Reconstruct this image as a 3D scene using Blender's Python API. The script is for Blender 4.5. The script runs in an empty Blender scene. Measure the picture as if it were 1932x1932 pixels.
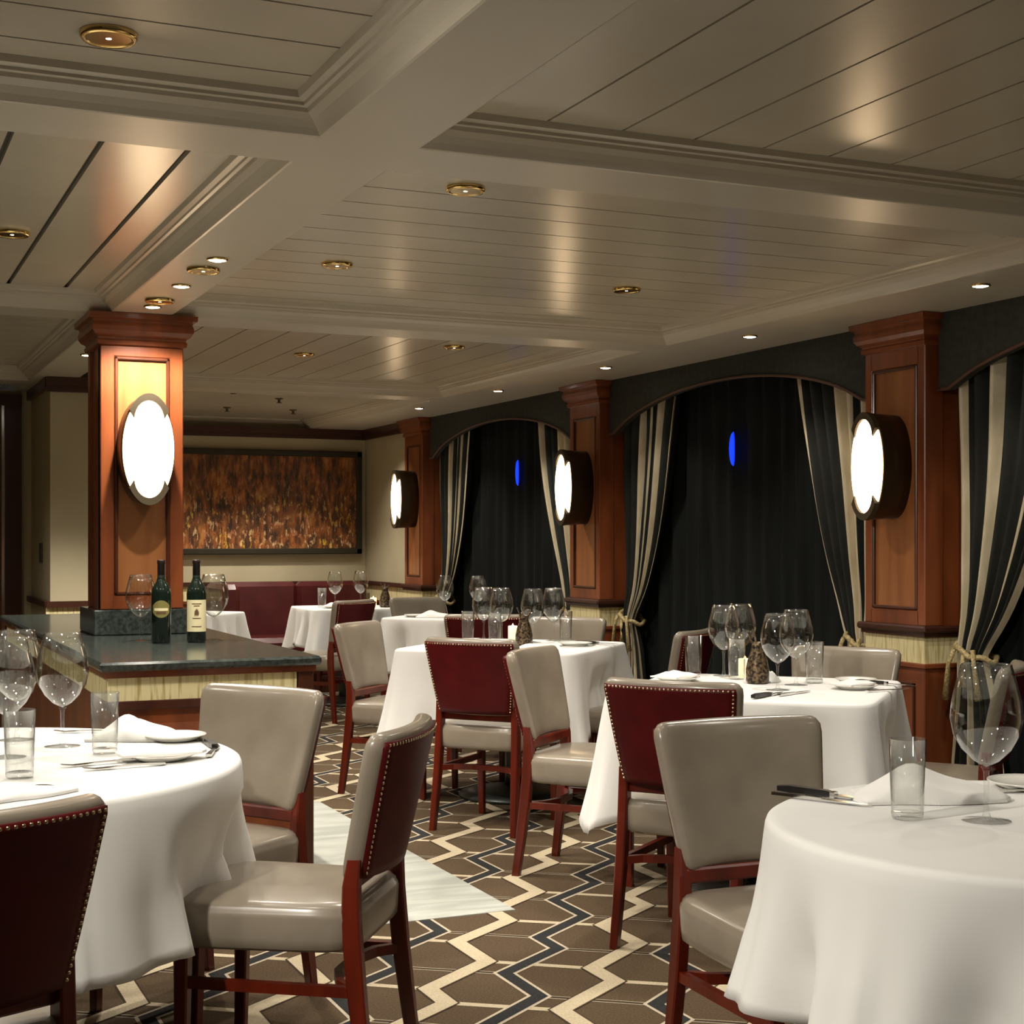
import bpy, math, random
from mathutils import Vector, Matrix
sc = bpy.context.scene
COL = sc.collection
R = math.radians
PI = math.pi
random.seed(7)

# ------------------------------------------------------------------ camera
cd = bpy.data.cameras.new('camera'); cam = bpy.data.objects.new('camera', cd); COL.objects.link(cam)
cam.location = (0, 0, 1.27)
YAW = math.atan2(1266, 2832)
cam.rotation_euler = (R(90), 0, -YAW)
cd.sensor_width = 36; cd.sensor_fit = 'HORIZONTAL'
cd.lens = 36 * 2832 / 1932
cd.shift_y = (1015 - 966) / 1932
cd.clip_start = 0.05
sc.camera = cam

# ------------------------------------------------------------------ world and exposure
w = bpy.data.worlds.new('world'); sc.world = w; w.use_nodes = True
bg = w.node_tree.nodes['Background']
bg.inputs[0].default_value = (1.0, 0.90, 0.74, 1); bg.inputs[1].default_value = 0.045
sc.view_settings.view_transform = 'Standard'; sc.view_settings.look = 'None'
sc.view_settings.exposure = 0.12; sc.view_settings.gamma = 1.0
sc.view_settings.use_curve_mapping = False
cy = sc.cycles
cy.use_denoising = True; cy.sample_clamp_indirect = 3; cy.sample_clamp_direct = 0
cy.max_bounces = 10; cy.transmission_bounces = 10; cy.transparent_max_bounces = 12
cy.caustics_refractive = False; cy.caustics_reflective = False; cy.blur_glossy = 0.6

WARM = (1.0, 0.925, 0.81)
SPOT_COFFER, SPOT_BEAM, SPOT_SOFFIT = 46, 45, 16
SCONCE_EMIT = 7.0

# ------------------------------------------------------------------ materials
def mat(name, col, rough=0.5, metal=0.0, spec=0.5, coat=0.0, emit=None, es=0.0, trans=0.0, ior=1.45, sheen=0.0):
    m = bpy.data.materials.new(name); m.use_nodes = True
    b = m.node_tree.nodes['Principled BSDF']
    def s(k, v):
        if k in b.inputs: b.inputs[k].default_value = v
    s('Base Color', (*col, 1)); s('Roughness', rough); s('Metallic', metal); s('Specular IOR Level', spec)
    s('Coat Weight', coat); s('Coat Roughness', 0.15); s('Transmission Weight', trans); s('IOR', ior); s('Sheen Weight', sheen)
    if emit: s('Emission Color', (*emit, 1)); s('Emission Strength', es)
    return m
def vary(m, c1, c2, scale=(5, 5, 5), detail=4, lo=0.35, hi=0.65, bump=0.0, coord='Object', bscale=None, dist=0.0):
    """noise driven mix of two colours, optionally a bump of the same noise"""
    nt = m.node_tree; N = nt.nodes; L = nt.links; b = N['Principled BSDF']
    tc = N.new('ShaderNodeTexCoord'); mp = N.new('ShaderNodeMapping'); mp.inputs['Scale'].default_value = scale
    nz = N.new('ShaderNodeTexNoise'); nz.inputs['Scale'].default_value = 1; nz.inputs['Detail'].default_value = detail
    nz.inputs['Distortion'].default_value = dist
    cr = N.new('ShaderNodeValToRGB'); cr.color_ramp.elements[0].position = lo; cr.color_ramp.elements[1].position = hi
    cr.color_ramp.elements[0].color = (*c1, 1); cr.color_ramp.elements[1].color = (*c2, 1)
    L.new(tc.outputs[coord], mp.inputs[0]); L.new(mp.outputs[0], nz.inputs[0]); L.new(nz.outputs[0], cr.inputs[0])
    L.new(cr.outputs[0], b.inputs['Base Color'])
    if bump:
        bp = N.new('ShaderNodeBump'); bp.inputs['Strength'].default_value = bump; bp.inputs['Distance'].default_value = 0.004
        L.new(nz.outputs[0], bp.inputs['Height']); L.new(bp.outputs[0], b.inputs['Normal'])
    return m
M = {}
M['ceil'] = vary(mat('ceiling_paint', (.5, .5, .5), .25, spec=.5), (.49, .44, .345), (.53, .475, .375), (2, 2, 2))
M['trim'] = vary(mat('moulding_paint', (.5, .5, .5), .34, spec=.4), (.54, .49, .395), (.58, .525, .42), (2, 2, 2))
M['groove'] = mat('groove_dark', (.05, .045, .03), .7)
M['brass'] = mat('brass', (.78, .55, .22), .18, 1.0)
M['bulb'] = mat('bulb_glow', (1, .9, .7), .5, emit=(1, .86, .62), es=14)
M['halogen'] = mat('halogen_glow', (1, .95, .85), .5, emit=(1, .94, .82), es=40)
M['wood'] = vary(mat('mahogany', (.2, .05, .02), .30, coat=.35), (.155, .038, .012), (.27, .073, .023), (9, 9, 1.6), 5, dist=.5)
M['wood_panel'] = vary(mat('mahogany_panel', (.2, .05, .02), .32, coat=.35), (.27, .092, .030), (.37, .142, .048), (14, 14, 1.2), 5, dist=.4)
M['wood_dark'] = vary(mat('mahogany_dark', (.08, .02, .01), .3, coat=.35), (.05, .014, .007), (.10, .028, .012), (9, 9, 2), 4)
M['leg'] = vary(mat('chair_wood', (.16, .03, .01), .34, coat=.12), (.075, .0065, .0015), (.13, .012, .003), (18, 18, 2), 4)
M['taupe'] = vary(mat('taupe_leather', (.3, .25, .19), .28, coat=.2), (.225, .19, .145), (.265, .225, .175), (9, 9, 9), 4, bump=.04)
M['red'] = vary(mat('oxblood_leather', (.1, .01, .012), .45, spec=.22), (.060, .0028, .0035), (.085, .004, .005), (10, 10, 10), 4, bump=.04)
M['banq'] = vary(mat('banquette_leather', (.1, .01, .012), .34, coat=.1), (.060, .0075, .008), (.085, .012, .012), (6, 6, 6), 4)
M['nail'] = mat('nailhead_metal', (.62, .50, .32), .25, 1.0)
M['cloth'] = vary(mat('white_linen', (.8, .8, .78), .75, sheen=.2), (.77, .765, .74), (.82, .815, .79), (3, 3, 3), 3, bump=.15)
M['napkin'] = mat('napkin_linen', (.85, .84, .81), .8, sheen=.2)
M['china'] = mat('china', (.82, .80, .74), .12, coat=.4)
M['steel'] = mat('steel', (.62, .60, .56), .16, 1.0)
M['black'] = mat('black_handle', (.015, .013, .012), .3)
M['glass'] = mat('clear_glass', (1, 1, 1), 0.0, trans=1.0, ior=1.45)
def thin_glass():
    m = bpy.data.materials.new('thin_clear_glass'); m.use_nodes = True; nt = m.node_tree; N = nt.nodes; L = nt.links
    for n_ in list(N):
        if n_.type == 'BSDF_PRINCIPLED': N.remove(n_)
    out = [n_ for n_ in N if n_.type == 'OUTPUT_MATERIAL'][0]
    tr = N.new('ShaderNodeBsdfTransparent'); gl = N.new('ShaderNodeBsdfGlossy'); gl.inputs['Roughness'].default_value = .03
    tr.inputs[0].default_value = (.98, .985, .975, 1)
    lw = N.new('ShaderNodeLayerWeight'); lw.inputs[0].default_value = .5; mx = N.new('ShaderNodeMixShader')
    pw = N.new('ShaderNodeMath'); pw.operation = 'POWER'; pw.inputs[1].default_value = 2.6; L.new(lw.outputs['Facing'], pw.inputs[0])
    ma = N.new('ShaderNodeMath'); ma.operation = 'MULTIPLY_ADD'; ma.inputs[1].default_value = .95; ma.inputs[2].default_value = .07; L.new(pw.outputs[0], ma.inputs[0])
    L.new(ma.outputs[0], mx.inputs[0]); L.new(tr.outputs[0], mx.inputs[1]); L.new(gl.outputs[0], mx.inputs[2]); L.new(mx.outputs[0], out.inputs[0])
    return m
M['thin'] = thin_glass()
M['bottle'] = mat('bottle_glass', (.006, .012, .008), .06, coat=.5)
M['bottle_cap'] = mat('capsule_foil', (.035, .02, .018), .3, metal=.4)
M['label_cream'] = mat('cream_paper', (.78, .70, .42), .6)
M['label_gold'] = mat('gold_paper', (.26, .23, .07), .45, metal=.3)
M['ink'] = mat('brown_ink', (.12, .06, .03), .6)
M['granite'] = vary(mat('dark_granite', (.04, .05, .045), .16, coat=.4), (.020, .027, .024), (.058, .068, .060), (60, 60, 60), 6)
M['marble'] = vary(mat('white_marble', (.6, .62, .58), .25), (.40, .42, .375), (.54, .56, .51), (2, 9, 2), 7, dist=1.2)
M['beige'] = vary(mat('beige_wall', (.5, .44, .28), .55), (.47, .41, .265), (.52, .455, .30), (3, 3, 3), 3)
M['dark_trim'] = mat('dark_trim', (.055, .018, .010), .35, coat=.2)
M['door'] = vary(mat('door_wood', (.06, .02, .01), .3, coat=.3), (.045, .012, .006), (.10, .028, .012), (8, 8, 1), 4)
M['valance'] = vary(mat('valance_fabric', (.03, .035, .03), .8, spec=.3), (.030, .032, .025), (.042, .044, .036), (30, 30, 30), 3)
M['drape_dark'] = vary(mat('drape_charcoal', (.03, .035, .03), .7, spec=.3), (.014, .016, .013), (.022, .024, .020), (20, 20, 4), 3)
M['drape_cream'] = vary(mat('drape_cream', (.5, .42, .26), .36, sheen=.2), (.56, .475, .31), (.68, .59, .41), (30, 30, 8), 4)
M['sheer'] = vary(mat('inner_curtain', (.015, .018, .017), .8, spec=.2), (.005, .0062, .006), (.009, .011, .0105), (20, 20, 2), 3)
M['piping'] = mat('valance_piping', (.10, .045, .028), .6)
M['gold_rope'] = vary(mat('gold_rope', (.4, .3, .12), .5), (.28, .20, .07), (.62, .50, .26), (120, 120, 120), 3, bump=.6)
M['bronze'] = mat('bronze', (.075, .048, .022), .32, .7)
M['bronze_rim'] = mat('bronze_rim', (.055, .038, .018), .6)
M['diffuser'] = mat('opal_glass', (.95, .92, .85), .35, emit=(1.0, .70, .40), es=SCONCE_EMIT)
M['blue'] = mat('blue_glow', (.01, .02, .2), .3, emit=(.004, .035, 1.0), es=1.7)
M['frame'] = mat('picture_frame', (.028, .024, .014), .4)
M['candle'] = mat('candle_wax', (.9, .8, .55), .4, emit=(1, .78, .42), es=1.0)
M['flame'] = mat('candle_flame', (1, .8, .4), .5, emit=(1, .7, .3), es=10)
M['woven'] = vary(mat('woven_metal', (.05, .03, .02), .35, .4), (.020, .013, .008), (.22, .15, .08), (95, 95, 95), 2, .42, .68, bump=.7)
M['table_base'] = mat('table_base_metal', (.05, .055, .05), .35, .6)
M['table_wood'] = mat('table_wood', (.10, .05, .03), .5)
M['c_brown'] = vary(mat('carpet_brown', (.1, .07, .04), .95, spec=.1), (.068, .046, .027), (.100, .069, .041), (160, 160, 160), 4, bump=.25)
M['c_cream'] = vary(mat('carpet_cream', (.5, .42, .3), .95, spec=.1), (.42, .35, .235), (.52, .44, .31), (160, 160, 160), 4)
M['c_black'] = vary(mat('carpet_black', (.02, .02, .02), .95, spec=.1), (.022, .022, .022), (.034, .034, .034), (160, 160, 160), 4)
M['c_out'] = vary(mat('carpet_outline', (.05, .03, .02), .95, spec=.1), (.045, .032, .02), (.06, .042, .026), (160, 160, 160), 4)
M['c_white'] = vary(mat('carpet_pale_outline', (.5, .4, .3), .95, spec=.1), (.40, .34, .25), (.52, .44, .33), (160, 160, 160), 4)
M['sprinkler'] = mat('sprinkler_metal', (.10, .07, .045), .4, .5)
M['plastic'] = mat('switch_plastic', (.06, .05, .035), .5)

def wicker():
    m = mat('woven_grass_panel', (.7, .6, .3), .6)
    return vary(m, (.50, .40, .15), (.86, .76, .43), (90, 90, 7), 3, .30, .52, bump=.3)
M['wicker'] = wicker()
def art_mat():
    m = mat('painted_canvas', (.2, .1, .05), .5); nt = m.node_tree; N = nt.nodes; L = nt.links; b = N['Principled BSDF']
    tc = N.new('ShaderNodeTexCoord')
    def noise(scale, detail=5, rough=.65):
        mp = N.new('ShaderNodeMapping'); mp.inputs['Scale'].default_value = scale
        n = N.new('ShaderNodeTexNoise'); n.inputs['Scale'].default_value = 1; n.inputs['Detail'].default_value = detail
        n.inputs['Roughness'].default_value = rough
        L.new(tc.outputs['Object'], mp.inputs[0]); L.new(mp.outputs[0], n.inputs[0]); return n.outputs[0]
    def ramp(src, stops):
        r = N.new('ShaderNodeValToRGB'); e = r.color_ramp.elements
        while len(e) < len(stops): e.new(.5)
        for k, (p, c) in enumerate(stops): e[k].position = p; e[k].color = (*c, 1)
        L.new(src, r.inputs[0]); return r.outputs[0]
    def mix(f, a, c):
        x = N.new('ShaderNodeMix'); x.data_type = 'RGBA'
        L.new(f, x.inputs[0]); L.new(a, x.inputs[6]); L.new(c, x.inputs[7]); return x.outputs[2]
    base = ramp(noise((20, 20, 6)), [(.34, (.015, .010, .007)), (.45, (.12, .045, .012)), (.53, (.38, .11, .02)), (.64, (.60, .26, .07))])
    drip = ramp(noise((40, 40, 5), 3), [(.40, (.02, .02, .018)), (.6, (.15, .045, .015))])
    sx = N.new('ShaderNodeSeparateXYZ'); L.new(tc.outputs['Object'], sx.inputs[0])
    fleck = ramp(noise((34, 34, 13), 4), [(.54, (0, 0, 0)), (.60, (1, 1, 1))])
    low = N.new('ShaderNodeMapRange'); low.inputs[1].default_value = .30; low.inputs[2].default_value = -.36; L.new(sx.outputs[2], low.inputs[0])
    fl = N.new('ShaderNodeMath'); fl.operation = 'MULTIPLY'; L.new(fleck, fl.inputs[0]); L.new(low.outputs[0], fl.inputs[1])
    fcol = ramp(noise((7, 7, 4), 2), [(.40, (.55, .20, .08)), (.5, (.80, .55, .30)), (.6, (.75, .48, .06))])
    c = mix(ramp(noise((5, 5, 3), 3), [(.4, (.2, .2, .2)), (.6, (.75, .75, .75))]), base, drip)
    c = mix(fl.outputs[0], c, fcol)
    L.new(c, b.inputs['Base Color']); return m
M['art'] = art_mat()

# ------------------------------------------------------------------ mesh builder
class MB:
    def __init__(s): s.v = []; s.f = []; s.m = []; s.sm = []
    def add(s, vs, fs, mi=0, smooth=False):
        o = len(s.v); s.v += [tuple(p) for p in vs]
        for f in fs: s.f.append([i + o for i in f]); s.m.append(mi); s.sm.append(smooth)
        return s
    def quad(s, a, b, c, d, mi=0): return s.add([a, b, c, d], [(0, 1, 2, 3)], mi)
    def box(s, x0, x1, y0, y1, z0, z1, mi=0, bv=0.0):
        if bv <= 0:
            return s.add([(x0, y0, z0), (x1, y0, z0), (x1, y1, z0), (x0, y1, z0), (x0, y0, z1), (x1, y0, z1), (x1, y1, z1), (x0, y1, z1)],
                         [(0, 3, 2, 1), (4, 5, 6, 7), (0, 1, 5, 4), (1, 2, 6, 5), (2, 3, 7, 6), (3, 0, 4, 7)], mi)
        b = min(bv, (x1 - x0) * .45, (y1 - y0) * .45, (z1 - z0) * .45)
        def ring(d, z): return [(x0 + d, y0, z), (x1 - d, y0, z), (x1, y0 + d, z), (x1, y1 - d, z), (x1 - d, y1, z), (x0 + d, y1, z), (x0, y1 - d, z), (x0, y0 + d, z)]
        def inner(z): return [(x0 + b, y0 + b, z), (x1 - b, y0 + b, z), (x1 - b, y0 + b, z), (x1 - b, y1 - b, z), (x1 - b, y1 - b, z), (x0 + b, y1 - b, z), (x0 + b, y1 - b, z), (x0 + b, y0 + b, z)]
        def cap(z): return [(x0 + b, y0 + b, z), (x1 - b, y0 + b, z), (x1 - b, y1 - b, z), (x0 + b, y1 - b, z)]
        v = ring(b, z0 + b) + ring(b, z1 - b) + cap(z0) + cap(z1); f = []
        for i in range(8): f.append((i, (i + 1) % 8, 8 + (i + 1) % 8, 8 + i))
        f += [(16, 19, 18, 17), (20, 21, 22, 23)]
        for base, c, fl in ((0, 16, 1), (8, 20, 0)):
            for k in range(4):
                a0, a1 = base + 2 * k, base + 2 * k + 1; pv = base + (2 * k - 1) % 8
                q = (c + k, c + (k + 1) % 4, a1, a0); t = (c + k, a0, pv)
                f.append(q if fl else q[::-1]); f.append(t if fl else t[::-1])
        return s.add(v, f, mi)
    def loops(s, rings, mi=0, closed=True, cap0=True, cap1=True, smooth=True):
        n = len(rings[0]); o = len(s.v)
        for r in rings: s.v += [tuple(p) for p in r]
        for k in range(len(rings) - 1):
            for i in range(n if closed else n - 1):
                j = (i + 1) % n
                s.f.append([o + k * n + i, o + k * n + j, o + (k + 1) * n + j, o + (k + 1) * n + i]); s.m.append(mi); s.sm.append(smooth)
        if cap0: s.f.append([o + i for i in range(n)][::-1]); s.m.append(mi); s.sm.append(False)
        if cap1: s.f.append([o + (len(rings) - 1) * n + i for i in range(n)]); s.m.append(mi); s.sm.append(False)
        return s
    def lathe(s, prof, c=(0, 0, 0), n=24, mi=0, smooth=True, cap=True):
        rings = [[(c[0] + r * math.cos(2 * PI * i / n), c[1] + r * math.sin(2 * PI * i / n), c[2] + z) for i in range(n)] for r, z in prof]
        return s.loops(rings, mi, True, cap and prof[0][0] > 1e-5, cap and prof[-1][0] > 1e-5, smooth)
    def sweep(s, pts, size, mi=0, n=4, smooth=False, up=(0, 0, 1)):
        """bar along pts; size = radius (n>4) or (w,h) per point or one for all"""
        pts = [Vector(p) for p in pts]; rings = []
        for k, p in enumerate(pts):
            t = (pts[min(k + 1, len(pts) - 1)] - pts[max(k - 1, 0)]).normalized()
            u = Vector(up); a = t.cross(u)
            if a.length < 1e-4: a = t.cross(Vector((0, 1, 0)))
            a.normalize(); b = a.cross(t).normalized()
            sz = size[k] if isinstance(size, list) else size
            if n == 4:
                hw, hh = (sz[0] / 2, sz[1] / 2) if isinstance(sz, tuple) else (sz, sz)
                rings.append([p - a * hw - b * hh, p + a * hw - b * hh, p + a * hw + b * hh, p - a * hw + b * hh])
            else:
                rings.append([p + (a * math.cos(2 * PI * i / n) + b * math.sin(2 * PI * i / n)) * sz for i in range(n)])
        return s.loops(rings, mi, True, True, True, smooth)
    def post(s, pts, mi=0):
        """square tapering post: pts = (x,y,z,wx,wy), sections horizontal, chamfered"""
        rings = []
        for x, y, z, a, b in pts:
            a /= 2; b /= 2; c = min(a, b) * .25
            rings.append([(x - a + c, y - b, z), (x + a - c, y - b, z), (x + a, y - b + c, z), (x + a, y + b - c, z), (x + a - c, y + b, z), (x - a + c, y + b, z), (x - a, y + b - c, z), (x - a, y - b + c, z)])
        return s.loops(rings, mi, True, True, True, False)
    def build(s, name, mats, parent=None, loc=None):
        me = bpy.data.meshes.new(name); me.from_pydata(s.v, [], s.f)
        for m in (mats if isinstance(mats, (list, tuple)) else [mats]): me.materials.append(m)
        me.polygons.foreach_set('material_index', s.m); me.polygons.foreach_set('use_smooth', s.sm)
        me.validate(); me.update()
        import bmesh
        bm = bmesh.new(); bm.from_mesh(me); bmesh.ops.remove_doubles(bm, verts=bm.verts, dist=1e-6); bmesh.ops.recalc_face_normals(bm, faces=bm.faces); bm.to_mesh(me); bm.free()
        o = bpy.data.objects.new(name, me); COL.objects.link(o)
        if parent: o.parent = parent
        if loc: o.location = loc
        return o
def tag(o, label, cat, group=None, kind=None):
    o['label'] = label; o['category'] = cat
    if group: o['group'] = group
    if kind: o['kind'] = kind
    return o
def thing(name, label, cat, loc=(0, 0, 0), rz=0.0, group=None):
    o = bpy.data.objects.new(name, None); COL.objects.link(o); o.location = loc; o.rotation_euler = (0, 0, rz)
    o.empty_display_size = .05
    return tag(o, label, cat, group)
def struct(name, mb, m, label=None):
    o = mb.build(name, m); o['kind'] = 'structure'
    if label: o['label'] = label
    return o
def dup(root, loc, rz, label, group=None, scale=None):
    r = root.copy(); COL.objects.link(r); r.location = loc; r.rotation_euler = (0, 0, rz)
    if scale: r.scale = scale
    r['label'] = label
    if group: r['group'] = group
    for ch in list(root.children):
        c = ch.copy(); COL.objects.link(c); c.parent = r
        for g in ch.children:
            d = g.copy(); COL.objects.link(d); d.parent = c
    return r
def spot(name, loc, energy, ang=110, blend=.7, size=.03, parent=None, col=WARM):
    l = bpy.data.lights.new(name, 'SPOT'); l.energy = energy; l.color = col; l.spot_size = R(ang); l.spot_blend = blend; l.shadow_soft_size = size
    o = bpy.data.objects.new(name, l); COL.objects.link(o); o.location = loc
    if parent: o.parent = parent
    return o

# ------------------------------------------------------------------ room shell
ZB, ZC = 2.209, 2.29                 # underside of the beams, face of the coffer boards
XB0, XB1, XS = 1.03, 1.27, 3.69      # long beam, inner edge of the window soffit
YC = [(-2.58, -2.34), (.41, .65), (3.40, 3.64), (6.40, 6.64), (9.38, 9.62)]
XL0, XL1 = -1.55, -1.31              # next long beam to the left
XW = 4.40

# carpet: hexagonal pattern of stepped cream and black lines
def carpet():
    b = MB(); b.quad((-3.2, -2.6, 0), (4.45, -2.6, 0), (4.45, 12.6, 0), (-3.2, 12.6, 0), 0)
    P, DJ = .257, .3745
    X = lambda k: 1.51 + P * k
    def low(k, j): return (3.814 if k % 2 == 0 else 4.139 - .37) + .37 * k + DJ * j
    def hi(k, j): return low(k, j) + (.14 if k % 2 == 0 else .24)
    def inside(p, q): return not (max(p[0], q[0]) > 4.4 or min(p[0], q[0]) < -3.15 or min(p[1], q[1]) < -2.55 or max(p[1], q[1]) > 12.55)
    def seg(p, q, wd, z, mi):
        if not inside(p, q): return
        p = Vector((p[0], p[1], z)); q = Vector((q[0], q[1], z)); t = (q - p).normalized(); a = Vector((-t.y, t.x, 0)) * wd / 2
        b.quad(p - a, q - a, q + a, p + a, mi)
    def band(path, wd, z, mi):     # mitred strip along a stepped line
        L_, R_ = [], []
        for i, p in enumerate(path):
            p = Vector(p); t0 = (p - Vector(path[max(i - 1, 0)])); t1 = (Vector(path[min(i + 1, len(path) - 1)]) - p)
            t0 = t0.normalized() if t0.length else t1.normalized(); t1 = t1.normalized() if t1.length else t0
            m = (Vector((-t0.y, t0.x)) + Vector((-t1.y, t1.x))).normalized(); m *= (wd / 2) / max(.3, m.dot(Vector((-t1.y, t1.x))))
            L_.append(p + m); R_.append(p - m)
        for i in range(len(path) - 1):
            if inside(path[i], path[i + 1]): b.quad((*R_[i], z), (*R_[i + 1], z), (*L_[i + 1], z), (*L_[i], z), mi)
    K0, K1 = -18, 12
    for j in range(-50, 66):
        cream = j % 2 == 0; mi = 1 if cream else 2; wd = .054 if cream else .042
        path = []
        for k in range(K0, K1 + 1): path += [(X(k), low(k, j)), (X(k), hi(k, j))]
        band(path, wd, .0016, mi); band(path, wd + (.012 if cream else .020), .0012, 3 if cream else 4)
        for k in range(K0, K1):     # thin cross lines down to the next line of the same colour
            p, q = (X(k), low(k, j)), (X(k + 1), hi(k + 1, j - 2))
            if cream: seg(p, q, .029, .0008, 1)
            else: seg(p, q, .024, .0004, 4); seg(p, q, .016, .0006, 3)
    return struct('floor', b, [M['c_brown'], M['c_cream'], M['c_black'], M['c_out'], M['c_white']])
carpet()
b = MB(); b.box(.2, 2.10, 4.67, 6.98, -.01, .003)
struct('floor_marble', b, M['marble'])

# ceiling boards, bay by bay
def bay(x0, x1, y0, y1, along, start=0.0, pitch=.208, gap=.007, wide=None):
    b = MB(); b.quad((x0, y0, ZC + .015), (x1, y0, ZC + .015), (x1, y1, ZC + .015), (x0, y1, ZC + .015), 1)
    g = wide or gap
    if along == 'Y':
        x = x0 - ((x0 - start) % pitch)
        while x < x1:
            a, c = max(x + g / 2, x0), min(x + pitch - g / 2, x1)
            if c > a: b.box(a, c, y0, y1, ZC, ZC + .02)
            x += pitch
    elif along == 'X':
        y = y0 - ((y0 - start) % pitch)
        while y < y1:
            a, c = max(y + g / 2, y0), min(y + pitch - g / 2, y1)
            if c > a: b.box(x0, x1, a, c, ZC, ZC + .02)
            y += pitch
    else: b.box(x0, x1, y0, y1, ZC, ZC + .02)
    return struct('ceiling', b, [M['ceil'], M['groove']])
bay(XB1, XS, -2.34, .41, 'X', .2); bay(XB1, XS, .65, 3.40, 'Y', 1.579)
bay(XB1, XS, 3.64, 6.40, 'X', 4.147); bay(XB1, XS, 6.64, 9.38, 'Y', 1.81, .213)
bay(XB1, XS, 9.62, 12.6, 'N')
bay(XL1, XB0, -2.34, .41, 'Y', .2); bay(XL1, XB0, .65, 3.40, 'X', 2.79); bay(XL1, XB0, 3.64, 6.40, 'Y', .39, .222, wide=.016)
bay(XL1, XB0, 6.64, 9.38, 'X', 6.7); bay(XL1, XB0, 9.62, 12.6, 'Y', .2); bay(-3.2, XL0, -2.6, 12.6, 'N')
# beams
b = MB(); b.box(XB0, XB1, -2.6, 12.6, ZB, ZC + .04); struct('ceiling_beam', b, M['trim'])
b = MB(); b.box(XL0, XL1, -2.6, 12.6, ZB, ZC + .04); struct('ceiling_beam', b, M['trim'])
for y0, y1 in YC:
    for x0, x1 in ((XL1, XB0), (XB1, XS)):
        b = MB(); b.box(x0, x1, y0, y1, ZB, ZC + .04); struct('ceiling_beam', b, M['trim'])
b = MB(); b.box(XS, 4.45, -2.6, 12.6, ZB, ZC + .04); struct('ceiling_soffit', b, M['trim'])
b = MB(); b.quad((-3.2, -2.6, ZC + .06), (4.45, -2.6, ZC + .06), (4.45, 12.6, ZC + .06), (-3.2, 12.6, ZC + .06)); struct('ceiling', b, M['groove'])
# cornice moulding round each coffer: stepped profile (out from wall, height above the beam underside)
PROF = [(0, 0), (.006, .002), (.016, .016), (.030, .031), (.046, .043), (.050, .052), (.060, .054), (.062, .061), (.076, .066), (.082, ZC - ZB), (0, ZC - ZB)]
def cornice(x0, x1, y0, y1, n):
    b = MB(); rings = []
    for d, h in PROF: rings.append([(x0 + d, y0 + d, ZB + h), (x1 - d, y0 + d, ZB + h), (x1 - d, y1 - d, ZB + h), (x0 + d, y1 - d, ZB + h)])
    b.loops(rings, 0, True, False, False, False)
    return struct('trim_%d' % n, b, M['trim'])
n = 1
for ya, yb in zip([c[1] for c in YC], [c[0] for c in YC[1:]] + [12.62]):
    for x0, x1 in ((XL1, XB0), (XB1, XS)):
        cornice(x0, x1, ya, yb, n); n += 1

# walls
b = MB(); b.box(XW, XW + .1, -2.6, 11.36, 0, ZB); struct('wall_right', b, M['beige'])
def clad(b, axis, p, q0, q1, s, zt=ZB):
    """dado: wood base, woven band, rails and crown on a wall plane; axis 'Y' = wall facing -Y at y=p, 'X' = facing -X at x=p"""
    def bx(d, z0, z1, mi, e=0.0):
        if axis == 'Y': b.box(q0 - e, q1 + e, p - d, p, z0, z1, mi)
        else: b.box(p - d, p, q0 - e, q1 + e, z0, z1, mi)
    bx(.008, .06, .73, 1); bx(.006, .74, .865, 2); bx(.022, .72, .742, 1); bx(.030, .865, .900, 3); bx(.02, 0, .09, 3)
    bx(.03, zt - .085, zt - .05, 3); bx(.05, zt - .05, zt, 3)
WM = [M['beige'], M['wood'], M['wicker'], M['dark_trim']]
b = MB(); b.box(1.6, 4.6, 12.52, 12.62, 0, ZB); clad(b, 'Y', 12.52, 1.6, 4.19, 1); struct('wall_back', b, WM)
b = MB(); b.box(4.19, 4.30, 11.36, 12.52, 0, ZB); clad(b, 'X', 4.19, 11.36, 12.47, 1); struct('wall_side', b, WM)
b = MB(); b.box(1.115, 1.70, 9.1, 12.6, 0, ZB); clad(b, 'Y', 9.1, 1.09, 1.70, 1)
b.box(1.085, 1.115, 9.1, 10.05, .865, .90, 3); b.box(1.085, 1.115, 9.1, 10.05, ZB - .06, ZB, 3)
struct('wall_partition', b, WM)
b = MB(); b.box(-3.2, .15, 10.05, 10.15, 0, ZB); b.box(.15, 1.115, 10.05, 10.15, 2.13, ZB); b.box(1.03, 1.115, 10.05, 10.15, 0, 2.13)
struct('wall_left', b, WM)
b = MB(); b.box(-3.3, -3.2, -2.6, 10.15, 0, ZB); clad(b, 'X', -3.2, -2.6, 10.05, 1); struct('wall_far_left', b, WM)
b = MB()
b.box(.15, .20, 10.0, 10.06, 0, 2.16, 1); b.box(.95, 1.05, 10.0, 10.06, 0, 2.16, 1); b.box(.15, 1.05, 9.985, 10.06, 2.11, 2.18, 1)
b.box(.93, .945, 10.01, 10.05, 0, 2.11, 2); b.box(.20, .93, 10.03, 10.08, 0, 2.11, 0)
for z0, z1 in ((.15, .95), (1.05, 1.98)): b.box(.32, .80, 10.02, 10.03, z0, z1, 1, .004)
dr = struct('door_1', b, [M['door'], M['dark_trim'], M['steel']])
h = MB(); h.lathe([(.0, -.012), (.02, -.012), (.02, .012), (0, .012)], n=12); h.sweep([(0, 0, 0), (0, -.05, 0), (-.1, -.05, 0)], .008, n=8)
ho = h.build('door_handle', M['steel'], dr, (.88, 10.02, 1.0))
b = MB(); b.box(1.10, 1.115, 9.45, 9.52, 1.12, 1.24, 0, .004); o = tag(b.build('wall_switch', M['plastic']), 'small dark wall switch on the narrow side of the beige partition', 'switch')

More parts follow.
